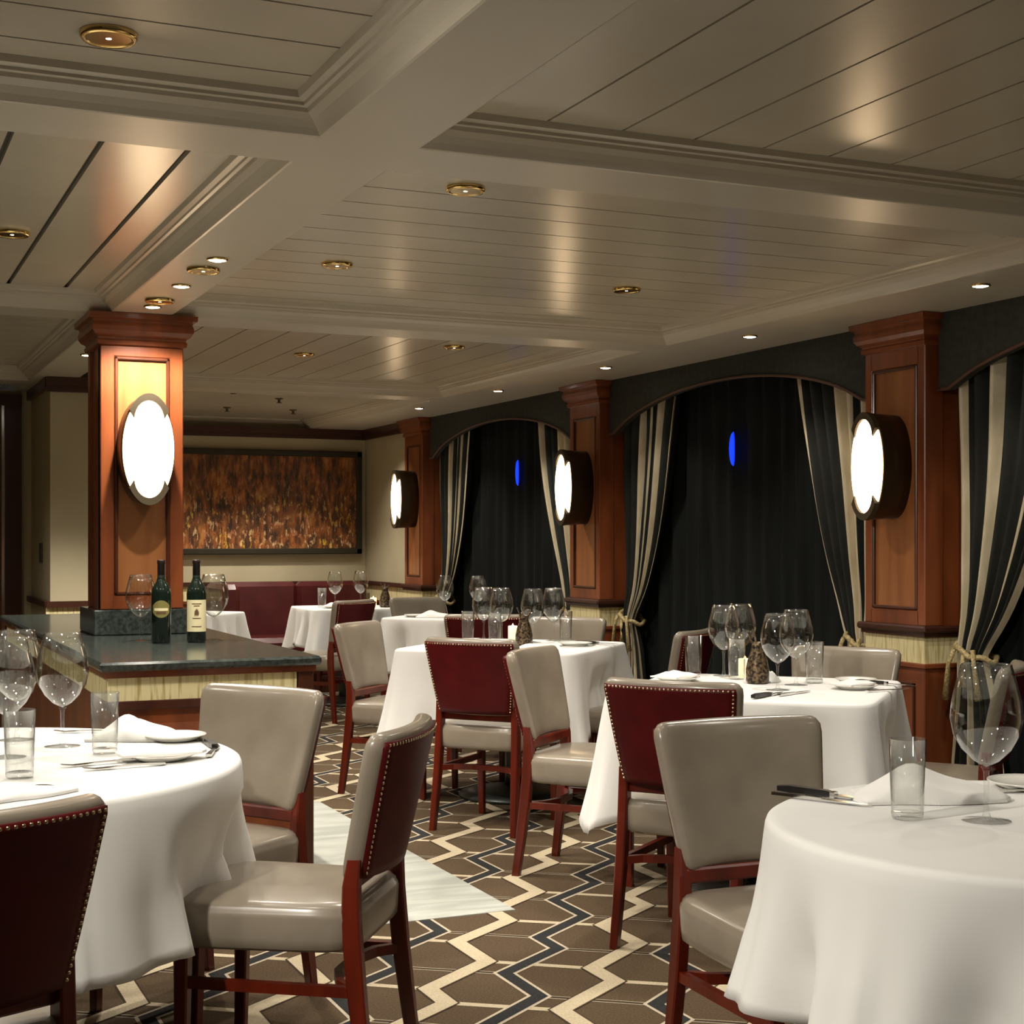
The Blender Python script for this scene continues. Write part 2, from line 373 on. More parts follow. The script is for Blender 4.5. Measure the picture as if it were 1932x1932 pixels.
# ------------------------------------------------------------------ serving counter and wooden column
ct = thing('serving_counter', 'serving counter with dark granite top and woven straw band around it', 'counter', (.763, 4.97, 0))
X0, X1, Y0, Y1 = 0, .745, 0, 3.33
b = MB(); b.box(X0, X1, Y0, Y1, .835, .865, 0, .008); b.build('countertop', M['granite'], ct)
b = MB(); b.box(X0 + .04, X1 - .035, Y0 + .045, Y1 - .03, .09, .835, 0, .004); b.box(X0 + .07, X1 - .07, Y0 + .08, Y1 - .06, .0, .09, 1)
b.box(X0 + .02, X1 - .015, Y0 + .022, Y1 - .01, .812, .835, 0)
b.box(X1 - .075, X1 - .02, Y0 + .03, Y0 + .08, .0, .815, 1, .004); b.box(X0 + .02, X1 - .02, Y0 + .03, Y0 + .05, .705, .735, 1, .003)
b.build('cabinet', [M['wood'], M['wood_dark']], ct)
b = MB(); b.box(X0 + .03, X1 - .08, Y0 + .036, Y0 + .047, .735, .812); b.build('woven_band', M['wicker'], ct)
b = MB(); b.box(X0 + .029, X0 + .042, Y0 + .06, Y1 - .06, .735, .812); b.build('woven_band', M['wicker'], ct)
b = MB(); b.box(X1 - .037, X1 - .026, Y0 + .10, Y1 - .06, .735, .812); b.build('woven_band', M['wicker'], ct)
def frustum(x0, x1, z0, z1, y, d, i):
    bb = MB(); bb.loops([[(x0, y, z0), (x1, y, z0), (x1, y, z1), (x0, y, z1)], [(x0 + i, y - d, z0 + i), (x1 - i, y - d, z0 + i), (x1 - i, y - d, z1 - i), (x0 + i, y - d, z1 - i)]], 0, True, False, True, False)
    return bb
frustum(X0 + .09, X1 - .12, .16, .66, Y0 + .046, .02, .06).build('raised_panel', M['wood'], ct)

cl = thing('wood_column', 'carved mahogany column standing on the granite counter', 'column', (.985, 6.40, .865))
Wc, Dc = .345, .345
b = MB(); b.box(-.03, Wc + .03, -.03, Dc + .03, 0, .105, 0, .004); b.build('plinth', M['granite'], cl)
def shaft(b, w0, w1, d0, d1, z0, z1): b.box(w0, w1, d0, d1, z0, z1, 0, .006)
zt = ZB - .865
b = MB(); b.box(.012, Wc - .012, .014, Dc, .105, zt - .02); 
for x0, x1 in ((0, .058), (Wc - .058, Wc)): b.box(x0, x1, 0, .05, .105, 1.21, 0, .004)
b.box(.05, Wc - .05, 0, .05, .105, .165, 0, .003); b.box(.05, Wc - .05, 0, .05, 1.165, 1.21, 0, .003)
for y0, y1 in ((.004, .06), (Dc - .06, Dc)): b.box(0, .05, y0, y1, .105, 1.21, 0, .003)
b.build('shaft', M['wood'], cl)
b = MB(); i = .014
for x0, x1, z0, z1 in ((.058, .058 + i, .165, 1.165), (Wc - .058 - i, Wc - .058, .165, 1.165), (.058, Wc - .058, .165, .165 + i), (.058, Wc - .058, 1.165 - i, 1.165)): b.box(x0, x1, -.004, .03, z0, z1, 0, .004)
b.build('panel_moulding', M['wood_dark'], cl)
b = MB(); b.box(.072, Wc - .072, .010, .02, .179, 1.151); b.build('panel', M['wood_panel'], cl)
def crown(x0, x1, y0, y1, z0, prof, mi=0):
    bb = MB(); bb.loops([[(x0 - d, y0 - d, z0 + h), (x1 + d, y0 - d, z0 + h), (x1 + d, y1 + d, z0 + h), (x0 - d, y1 + d, z0 + h)] for d, h in prof], mi, True, True, True, False); return bb
CP = [(.002, 0), (.012, .004), (.014, .020), (.008, .026), (.010, .034), (.026, .044), (.036, .060), (.038, .078), (.032, .094), (.034, .104), (.050, .110), (.052, .132)]
crown(0, Wc, 0, Dc, zt - .134, CP).build('crown', M['wood'], cl)

def sconce(name, label, loc, rz, depth):
    """oval wall lamp: local +Y is the wall side, lens looks along -Y"""
    t = thing(name, label, 'wall lamp', loc, rz, 'oval wall sconces')
    A, B_, n = .110, .228, 48
    def oval(y, k=1.0, ky=None): return [(A * k * math.cos(2 * PI * i / n), y, B_ * (ky or k) * math.sin(2 * PI * i / n)) for i in range(n)]
    b = MB(); b.loops([oval(0, .97), oval(-depth * .6, .99), oval(-depth + .008, 1.0), oval(-depth, .985)], 0, True, True, True, True); b.build('housing', M['bronze'], t)
    b = MB(); b.loops([oval(-depth, .955), oval(-depth - .006, .95), oval(-depth - .016, .80), oval(-depth - .022, .5), oval(-depth - .024, .15)], 0, True, False, True, True); b.build('diffuser', M['diffuser'], t)
    for s in (1, -1):   # bronze crescents over the top and the bottom of the lens
        b = MB(); out = []; inn = []; m = 14
        for k in range(m + 1):
            q_ = -1 + 2 * k / m; a = R(90 - 46 * q_)
            out.append((A * 1.01 * math.cos(a), B_ * 1.01 * math.sin(a)))
            inn.append((A * .56 * math.sin(q_ * PI / 2 * .9) / math.sin(PI / 2 * .9), B_ * (.88 - .33 * abs(q_) ** 1.9)))
        rows = []
        for y in (-depth + .002, -depth - .024):
            rows.append([(x, y, s * z) for x, z in out]); rows.append([(x, y, s * z) for x, z in inn])
        o0, i0, o1, i1 = rows; v = o0 + i0 + o1 + i1; q = m + 1; f = []
        for k in range(m):
            f += [(k, k + 1, 2 * q + k + 1, 2 * q + k), (q + k, 3 * q + k, 3 * q + k + 1, q + k + 1), (2 * q + k, 2 * q + k + 1, 3 * q + k + 1, 3 * q + k)]
        f += [(0, 2 * q, 3 * q, q), (m, q + m, 3 * q + m, 2 * q + m)]
        b.add(v, f); b.build('crescent', M['bronze_rim'], t)
    return t
sconce('wall_sconce', 'glowing oval sconce on the wooden column above the counter', (.985 + Wc / 2, 6.40 + .012, 1.635), 0, .15)

# pilasters along the window wall
def pilaster(yc, label):
    t = thing('pilaster', label, 'pilaster', (4.13, yc, 0), 0, 'mahogany pilasters between the windows')
    h, D = .20, .27
    b = MB(); b.box(.012, D, -h + .012, h - .012, .9, ZB - .02, 0)
    for y0, y1 in ((-h, -h + .05), (h - .05, h)): b.box(0, .1, y0, y1, .9, 2.09, 0, .004)
    b.box(0, .1, -h + .04, h - .04, .9, .965, 0, .003); b.box(0, .1, -h + .04, h - .04, 2.0, 2.09, 0, .003)
    b.box(.10, D, -h + .004, h - .004, .9, 2.09, 0)
    b.build('shaft', M['wood'], t)
    b = MB(); i = .014; a = h - .05
    for y0, y1, z0, z1 in ((-a, -a + i, .965, 2.0), (a - i, a, .965, 2.0), (-a, a, .965, .965 + i), (-a, a, 2.0 - i, 2.0)): b.box(-.004, .03, y0, y1, z0, z1, 0, .004)
    b.build('panel_moulding', M['wood_dark'], t)
    b = MB(); b.box(.009, .02, -a + i, a - i, .979, 1.986); b.build('panel', M['wood_panel'], t)
    crown(0, D - .06, -h, h, ZB - .134, CP).build('crown', M['wood'], t)
    b = MB(); b.box(-.028, D, -h - .028, h + .028, .872, .902, 0, .008); b.box(-.012, D, -h - .012, h + .012, .855, .872); b.build('chair_rail', M['dark_trim'], t)
    b = MB(); b.box(.002, D, -h + .002, h - .002, .742, .856); b.build('woven_band', M['wicker'], t)
    b = MB(); b.box(.0, D, -h, h, .0, .742, 0, .004); b.box(-.012, D, -h - .012, h + .012, .722, .744, 0, .004); b.box(-.02, D, -h - .02, h + .02, 0, .10, 0, .006)
    b.build('base', M['wood'], t)
    b = MB(); a = h - .06; i = .014
    for y0, y1, z0, z1 in ((-a, -a + i, .16, .66), (a - i, a, .16, .66), (-a, a, .16, .16 + i), (-a, a, .66 - i, .66)): b.box(-.008, .01, y0, y1, z0, z1, 0, .003)
    b.build('base_moulding', M['wood_dark'], t)
    return t
PY = [5.217, 8.16, 11.15]
pilaster(PY[0], 'mahogany pilaster nearest the camera, beside the right-hand window drape')
pilaster(PY[1], 'middle mahogany pilaster, between the two arched windows')
pilaster(PY[2], 'mahogany pilaster farthest away, beside the painting wall')
SL = ['glowing oval sconce on the nearest pilaster at right', 'glowing oval sconce on the middle pilaster', 'glowing oval sconce on the farthest pilaster by the painting']
for y, l in zip(PY, SL): sconce('wall_sconce', l, (4.14, y, 1.575), -PI / 2, .15)

# ------------------------------------------------------------------ windows: valance, striped drapes, dark inner curtain
def curtain_sheet(b, pts, mats=None, thick=None, smooth=True):
    """pts[row][col]; mats per column"""
    nr, nc = len(pts), len(pts[0]); o = len(b.v)
    for r in pts: b.v += [tuple(p) for p in r]
    for r in range(nr - 1):
        for c in range(nc - 1):
            b.f.append([o + r * nc + c, o + r * nc + c + 1, o + (r + 1) * nc + c + 1, o + (r + 1) * nc + c]); b.m.append(mats[c] if mats else 0); b.sm.append(smooth)
STRIPES = [(.00, .06), (.14, .155), (.32, .42), (.55, .565), (.70, .80), (.90, .91), (.965, 1.0)]
def drape(name, label, ya, yb, ytie, ztop, seed, flare=.16, stripes=STRIPES):
    """gathered drape: hung from ya..yb at the top, pulled to ytie at the tieback"""
    rnd = random.Random(seed); b = MB(); nc, nr = 96, 40; ZT = .80; rows = []
    ph = rnd.random() * 6
    top = ztop
    for r in range(nr + 1):
        z = top + (0.03 - top) * r / nr
        if z > ZT: f = (z - ZT) / (top - ZT)
        else: f = 0
        row = []
        for c in range(nc + 1):
            s = c / nc
            y1 = ya + (yb - ya) * s
            wt = .15; y0 = ytie + (s - .5) * wt * (1 if yb > ya else -1)
            g = f ** .82
            if z <= ZT: y0 = ytie + (s - .5) * (wt + flare * min(1, (ZT - z) / .5)) * (1 if yb > ya else -1)
            y = y0 * (1 - g) + y1 * g if z > ZT else y0
            # slack swag towards the free edge
            sag = math.sin(PI * f) * .05 * s
            y += sag * (1 if yb < ya else -1) * -1
            amp = .020 + .014 * f
            x = 4.272 + amp * math.sin(s * 2 * PI * 6.5 + ph + .5 * math.sin(3 * f)) + .006 * math.sin(s * 40 + z * 5) - (.02 * math.exp(-((z - ZT) / .12) ** 2))
            row.append((x, y, z))
        rows.append(row)
    mm = []
    for c in range(nc):
        s = (c + .5) / nc; mm.append(1 if any(a <= s < e for a, e in stripes) else 0)
    curtain_sheet(b, rows, mm)
    o = b.build(name, [M['drape_dark'], M['drape_cream']]); tag(o, label, 'drape', 'striped drapes at the windows')
    b = MB(); k = []
    for i in range(25):
        a = 2 * PI * i / 24; k.append((4.262 + .065 * math.cos(a), ytie + .10 * math.sin(a), ZT + .03 * math.sin(a) + .008 * math.sin(5 * a)))
    b.sweep(k, .012, n=8, smooth=True)
    for d in (-.05, .0, .06): b.sweep([(4.20, ytie + d, ZT + .012), (4.19, ytie + d * 1.4, ZT - .05), (4.195, ytie + d * 1.8, ZT - .14 - abs(d))], [.011, .009, .016], n=8, smooth=True)
    t = b.build('tieback', M['gold_rope'], o); t['label'] = 'gold rope tieback'
    return o
def window(n, y0, y1, names, peak=None, light=None):
    yc = (y0 + y1) / 2; hw = (y1 - y0) / 2
    vl = thing('valance', names['valance'], 'valance', (4.185, yc, 0), 0, 'arched window valances')
    b = MB(); N = 40; fr = []; bk = []; tp = []; tb = []
    arch = lambda s: 1.885 + .205 * max(0, 1 - (abs(s) / .93) ** 2.0) ** .72
    fs = [(-1 + 2 * i / N) for i in range(N + 1)]
    v = []; f = []
    for s in fs:
        y = s * hw; z = arch(s); v += [(0, y, z), (0, y, ZB), (.035, y, z), (.035, y, ZB)]
    for i in range(N):
        a, c = 4 * i, 4 * (i + 1)
        f += [(a, a + 1, c + 1, c), (a + 2, c + 2, c + 3, a + 3), (a, c, c + 2, a + 2), (a + 1, a + 3, c + 3, c + 1)]
    f += [(0, 2, 3, 1), (4 * N, 4 * N + 1, 4 * N + 3, 4 * N + 2)]
    b.add(v, f); b.build('valance_board', M['valance'], vl)
    b = MB(); b.sweep([(-.004, s * hw, arch(s) + .004) for s in fs], .008, n=6, smooth=True); b.build('piping', M['piping'], vl)
    # inner curtain
    b = MB(); rows = []; nc = 160; rnd = random.Random(n)
    for z in [2.15 - 2.13 * r / 10 for r in range(11)]:
        rows.append([(4.345 + .016 * math.sin(c * .62 + .8 * math.sin(c * .11)) + .006 * math.sin(c * .31 + z), y0 + .02 + (y1 - y0 - .04) * c / nc, z) for c in range(nc + 1)])
    curtain_sheet(b, rows); tag(b.build('inner_curtain', M['sheer']), names['inner'], 'curtain', 'dark inner curtains')
    zt = 2.06
    if names.get('far'): drape('striped_drape', names['far'], y1 - .05, y1 - .68, y1 - .14, zt, n * 3 + 1)
    if names.get('near'): drape('striped_drape', names['near'], y0 + .05, y0 + .68, y0 + .17, zt, n * 3 + 2, stripes=[(0, .17), (.30, .54), (.70, .712), (.93, 1.0)])
    if light:  # glowing lens imitates blue light showing at the curtain, no lamp there
        b = MB(); K = 16
        ring = lambda r: [(-.0, .035 * math.sin(2 * PI * i / K) * r * (1 if math.sin(2 * PI * i / K) > 0 else .35), .092 * math.cos(2 * PI * i / K) * r) for i in range(K)]
        b.loops([[(p[0] + .004, p[1], p[2]) for p in ring(1)], [(p[0] - .003, p[1], p[2]) for p in ring(.92)]], 0, True, True, True, False)
        o = b.build('blue_curtain_glow', M['blue'], None, (4.312, light[0], light[1])); tag(o, light[2], 'light')
window(1, PY[0] + .22, PY[1] - .22, dict(valance='dark arched valance over the large middle window', inner='black pleated curtain closing the large middle window', far='striped drape at the left side of the large middle window', near='striped drape with wide cream folds left of the nearest pilaster'), light=(6.78, 1.742, 'blue glow showing high on the large middle window curtain'))
window(2, PY[1] + .22, PY[2] - .22, dict(valance='dark arched valance over the smaller far window', inner='black pleated curtain closing the far window', far='striped drape at the left of the far window by the last pilaster', near='striped drape left of the middle pilaster and its sconce'), light=(9.55, 1.725, 'blue glow showing on the far window curtain'))
window(3, 2.40, PY[0] - .22, dict(valance='dark valance at the right edge of the picture', inner='black curtain behind the drape at the right edge', far='tied striped drape with gold rope at the right edge'))

# ------------------------------------------------------------------ painting, banquette
pt = thing('painting', 'wide abstract painting in rust and gold in a dark frame', 'painting', (3.20, 12.50, 1.575))
W2, H2 = .94, .443
b = MB()
for x0, x1, z0, z1 in ((-W2, W2, H2 - .05, H2), (-W2, W2, -H2, -H2 + .05), (-W2, -W2 + .05, -H2, H2), (W2 - .05, W2, -H2, H2)): b.box(x0, x1, -.05, .0, z0, z1, 0, .006)
b.build('frame', M['frame'], pt)
b = MB(); b.box(-W2 + .045, W2 - .045, -.03, -.01, -H2 + .045, H2 - .045); b.build('canvas', M['art'], pt)
bq = thing('banquette', 'dark red leather banquette against the far wall under the painting', 'banquette', (2.9, 12.48, 0))
b = MB(); b.box(.0, 1.24, -.62, -.03, .12, .46, 0, .04); b.build('seat', M['banq'], bq)
b = MB(); b.box(.0, .62, -.17, -.03, .40, .90, 0, .035); b.build('backrest', M['banq'], bq)
b = MB(); b.box(.62, 1.24, -.17, -.03, .40, .90, 0, .035); b.build('backrest', M['banq'], bq)
b = MB(); b.box(-.14, .0, -.72, -.03, .05, .90, 0, .04); b.build('end_panel', M['banq'], bq)
b = MB(); b.box(-.1, 1.22, -.58, -.05, .0, .12); b.build('kick_base', M['wood_dark'], bq)

# ------------------------------------------------------------------ lamps in the ceiling
def downlight_proto(r, name, label, cat):
    t = thing(name, label, cat, (0, 0, 0))
    b = MB(); b.lathe([(r * .74, -.002), (r * .80, -.012), (r * .92, -.014), (r, -.008), (r, 0)], n=28, cap=False); b.build('trim_ring', M['brass'], t)
    b = MB(); b.lathe([(r * .78, -.011), (r * .5, -.004), (r * .2, -.0015), (0, -.0012)], n=28); b.build('reflector', M['brass'], t)
    b = MB(); b.lathe([(r * .2, -.003), (r * .18, -.008), (r * .1, -.011), (0, -.012)], n=16); b.build('bulb', M['bulb'], t)
    return t
def small_proto(name, label):
    t = thing(name, label, 'downlight', (0, 0, 0)); r = .036
    b = MB(); b.lathe([(r * .8, -.002), (r * .85, -.008), (r, -.006), (r, 0)], n=20, cap=False); b.build('trim_ring', M['brass'], t)
    b = MB(); b.lathe([(r * .8, -.006), (r * .5, -.009), (0, -.0095)], n=20); b.build('lens', M['halogen'], t)
    return t
G1, G2 = 'brass downlights in the ceiling panels', 'small bright halogen downlights'
big = [((.494, 3.103), 'largest brass downlight, at the top left of the ceiling'), ((1.66, 4.045), 'brass downlight just right of the beam crossing in the middle panel'),
       ((1.683, 5.356), 'brass downlight at the far left of the middle ceiling panel'), ((2.93, 5.408), 'brass downlight in the middle panel, nearest the windows'),
       ((.52, 5.242), 'brass downlight cut by the left edge, in the dark-grooved panel'), ((2.34, 8.05), 'small far brass downlight in the panel beyond the column, left one'),
       ((2.976, 7.41), 'small far brass downlight in the panel beyond the column, right one')]
p0 = None
for (x, y), l in big:
    if p0 is None: p0 = downlight_proto(.058, 'downlight', l, 'downlight'); p0.location = (x, y, ZC); p0['group'] = G1
    else: dup(p0, (x, y, ZC), 0, l, G1)
for k, ((x, y), l) in enumerate([((1.153, 5.215), 'brass downlight on the beam between the two bright halogens'), ((1.145, 5.955), 'brass downlight on the beam nearest the column')]):
    dup(p0, (x, y, ZB), 0, l, 'brass downlights on the long beam')
p1 = None
sm = [((1.155, 5.011), 'bright halogen on the beam, farthest from the column'), ((1.154, 5.591), 'bright halogen on the beam, second from the column'), ((1.151, 6.136), 'bright halogen on the beam right above the column crown'),
      ((1.15, 7.889), 'bright halogen on the beam half hidden behind the column'), ((3.856, 4.37), 'bright halogen in the soffit above the right-edge valance'),
      ((3.85, 5.91), 'bright halogen in the soffit above the large window arch'), ((3.83, 7.31), 'bright halogen in the soffit just before the middle pilaster'),
      ((3.81, 8.74), 'bright halogen in the soffit above the far window'), ((3.80, 10.143), 'bright halogen in the soffit near the farthest pilaster')]
for (x, y), l in sm:
    if p1 is None: p1 = small_proto('halogen_light', l); p1.location = (x, y, ZB); p1['group'] = G2
    else: dup(p1, (x, y, ZB), 0, l, G2)
for x, y, k in [(*p, .6 if k == 0 else 1) for k, (p, _) in enumerate(big)] + [(1.66, 2.7, .15), (2.93, 2.7, .35), (1.66, 1.3, .1), (2.93, 1.3, .35), (.494, 1.5, .1), (-.75, 2.5, 1.0), (-.7, 4.3, 1.5), (-.7, 5.2, 1), (.3, 8.1, 1), (-.7, 8.1, 1), (2.93, 4.05, 1.3), (2.34, 9.0, 1), (2.3, 10.9, 1), (3.4, 10.6, 1), (2.93, 6.95, 1.3), (.5, 4.1, 1), (3.35, 8.9, 1)]:
    spot('downlight_or_fill_spot', (x, y, ZC - .03), SPOT_COFFER * k, 130, .8, .05)  # beams of the modelled downlights, plus added fill spots that have no fixture
def aim(o, p): o.rotation_euler = (Vector(p) - o.location).to_track_quat('-Z', 'Y').to_euler()
aim(spot('gimbal_beam', (-.55, 1.9, ZB - .02), 195, 70, .7, .05), (2.2, 3.1, .5))
for k, ((x, y), l) in enumerate(sm[:4]): spot('halogen_beam', (x, y, ZB - .02), SPOT_BEAM * (1, 1, 2.2, 4)[k], 140 if k == 2 else 110, .6, .02)
for (x, y), l in sm[4:] + [((3.86, 2.9), ''), ((3.80, 11.5), '')]: spot('halogen_beam', (x, y, ZB - .02), SPOT_SOFFIT, 110, .6, .02)
for x in (2.6, 3.3, 3.9): spot('picture_fill_spot', (x - .0, 11.7, ZB + .04), 60, 100, .6, .03)  # fill spots added to brighten the painting, no fixture modelled
sp = None
for (x, y), l in [((2.45, 10.15), 'tiny sprinkler head on the far flat ceiling, leftmost'), ((2.92, 10.7), 'tiny sprinkler head on the far flat ceiling, nearest the windows of the front pair'), ((2.75, 11.6), 'tiny sprinkler head close to the far wall, left of its pair'), ((3.28, 11.6), 'tiny sprinkler head close to the far wall, right of its pair')]:
    if sp is None:
        b = MB(); b.lathe([(.03, 0), (.03, -.006), (.012, -.010), (.008, -.03), (.02, -.032), (.02, -.036), (0, -.036)], n=14)
        sp = tag(b.build('sprinkler_head', M['sprinkler'], None, (x, y, ZC)), l, 'sprinkler', 'sprinkler heads')
    else: dup(sp, (x, y, ZC), 0, l)

# ------------------------------------------------------------------ tables and cloths
ZT = .736
def table(label, c, size, rot, shape, group='dining tables under white cloths'):
    t = thing('dining_table', label, 'table', (c[0], c[1], 0), rot, group)
    b = MB()
    if shape == 'round': b.lathe([(0, ZT - .034), (size - .01, ZT - .034), (size - .006, ZT - .006), (0, ZT - .006)], n=48)
    else:
        sq = [(lambda a: (math.cos(a), math.sin(a), 1 / ((abs(math.cos(a)) ** 12 + abs(math.sin(a)) ** 12) ** (1 / 12))))(2 * PI * i / 64) for i in range(64)]
        b.loops([[(c_ * r_ * k_, s_ * r_ * k_, z_) for c_, s_, r_ in sq] for k_, z_ in ((size - .022, ZT - .034), (size - .014, ZT - .028), (size - .014, ZT - .012), (size - .022, ZT - .006))], 0, True, True, True, False)
    b.build('tabletop', M['table_wood'], t)
    b = MB(); b.lathe([(.045, .05), (.04, .1), (.038, ZT - .06), (.12, ZT - .035)], n=20); b.build('pedestal', M['table_base'], t)
    b = MB(); b.lathe([(.27, 0), (.27, .015), (.2, .035), (.06, .055), (0, .06)], n=32); b.build('base', M['table_base'], t)
    return t
def tablecloth(label, c, size, rot, shape, drop, seed, dents=(), folds=11, amp=.02, flare=.05, corner=.07, group='white tablecloths'):
    """draped cloth; dents = (world angle in degrees, half width, push) where a chair stands against it"""
    rnd = random.Random(seed); n = 192; nr = 14; b = MB(); rings = []
    ph = [rnd.random() * 6.28 for _ in range(4)]
    cx, cyy = c
    def rtop(a):
        if shape == 'round': return size
        p = 14; ca, sa = abs(math.cos(a)), abs(math.sin(a)); return size / ((ca ** p + sa ** p) ** (1 / p))
    def hang(a):
        if shape == 'round': return drop
        ca, sa = abs(math.cos(a)), abs(math.sin(a)); r = (size + drop) / max(ca, sa); return min(r - rtop(a), drop * 1.42)
    def corn(a):
        if shape == 'round': return 0
        d = (a % (PI / 2)) - PI / 4; return math.exp(-((abs(d) - .085) / .075) ** 2) + .35 * math.exp(-(d / .05) ** 2)
    def fold(a):
        x = (folds * a + .8 * math.sin(2 * a + ph[1])) / 2 + ph[0]
        return .75 * (1.7 * (1 - abs(math.sin(x)) ** .8) - .75) + .35 * math.sin((folds + 5) * a + ph[2] + math.sin(3 * a))
    for fr in (0.0, .35, .7, .9, .96):
        rings.append([(rtop(2 * PI * i / n) * fr * math.cos(2 * PI * i / n), rtop(2 * PI * i / n) * fr * math.sin(2 * PI * i / n), ZT) for i in range(n)])
    for k, (dr_, dz) in enumerate(((-.006, 0), (.001, -.004), (.004, -.012))):
        rings.append([((rtop(2 * PI * i / n) + dr_) * math.cos(2 * PI * i / n), (rtop(2 * PI * i / n) + dr_) * math.sin(2 * PI * i / n), ZT + dz) for i in range(n)])
    for k in range(1, nr + 1):
        t = k / nr; ring = []
        for i in range(n):
            a = 2 * PI * i / n; L = hang(a); kc = corn(a)
            side = 0
            if shape != 'round':
                d = abs((a % (PI / 2)) - PI / 4); side = math.exp(-((d - .32) / .10) ** 2)
            off = .005 + t * (flare * (.5 + .5 * t) + amp * 2 * fold(a) * min(1, t * 1.6)) + corner * kc * t - .065 * side * t
            for da, hw_, push in dents:
                dd = ((math.degrees(a + rot) - da + 180) % 360) - 180
                g = max(0, 1 - (dd / hw_) ** 4) if abs(dd) < hw_ else 0
                off -= push * g * min(1, max(0, (t - .15) / .4))
            r = rtop(a) + max(off, -.10 * t - .002)
            z = ZT - .012 - t * (L - .012) * .985 + (.006 * fold(a + .5) * t)
            ring.append((r * math.cos(a), r * math.sin(a), z))
        rings.append(ring)
    b.loops(rings[1:], 0, True, True, False, True)
    o = b.build('tablecloth', M['cloth']); o.location = (cx, cyy, .0015); o.rotation_euler = (0, 0, rot)
    md = o.modifiers.new('thickness', 'SOLIDIFY'); md.thickness = .002; md.offset = 1
    return tag(o, label, 'tablecloth', group)
T1, T2, T3, T4, T5, T6, T7 = (.21, 3.757), (2.038, 2.14), (2.98, 4.514), (3.03, 6.76), (3.70, 9.45), (3.54, 11.08), (2.28, 10.66)
Q = PI / 4
table('round table at the left foreground', T1, .70, 0, 'round'); tablecloth('white cloth draped over the round table at left', T1, .692, .3, 'round', .37, 3, [(-29, 24, .09), (31, 24, .09), (-89, 20, .03)], folds=14, amp=.040, flare=.05)
table('round table at the right foreground', T2, .50, 0, 'round'); tablecloth('white cloth draped over the round table at lower right', T2, .505, 1.1, 'round', .33, 8, [(95, 26, .09)], folds=10, amp=.048, flare=.055)
table('square table by the nearest pilaster, set cornerwise', T3, .445, Q, 'square'); tablecloth('white cloth with hanging points on the square table by the nearest pilaster', T3, .449, Q, 'square', .335, 5, [(135, 22, .07), (45, 22, .05), (-45, 22, .05)])
table('square table in the middle of the room, behind a red chair', T4, .450, Q, 'square'); tablecloth('white cloth on the square table in the middle of the room', T4, .455, Q, 'square', .335, 6, [(135, 22, .06), (45, 22, .05), (-45, 22, .05)])
table('small square table by the far window', T5, .305, Q, 'square'); tablecloth('white cloth on the small square table by the far window', T5, .31, Q, 'square', .30, 9, [(200, 12, .03)])
table('small table in front of the red banquette', T6, .335, 0, 'square'); tablecloth('white cloth on the table in front of the red banquette', T6, .34, 0, 'square', .28, 10)
table('table behind the counter, almost hidden by the column', T7, .27, Q, 'square'); tablecloth('white cloth just showing right of the bottles, behind the counter', T7, .275, Q, 'square', .28, 12)

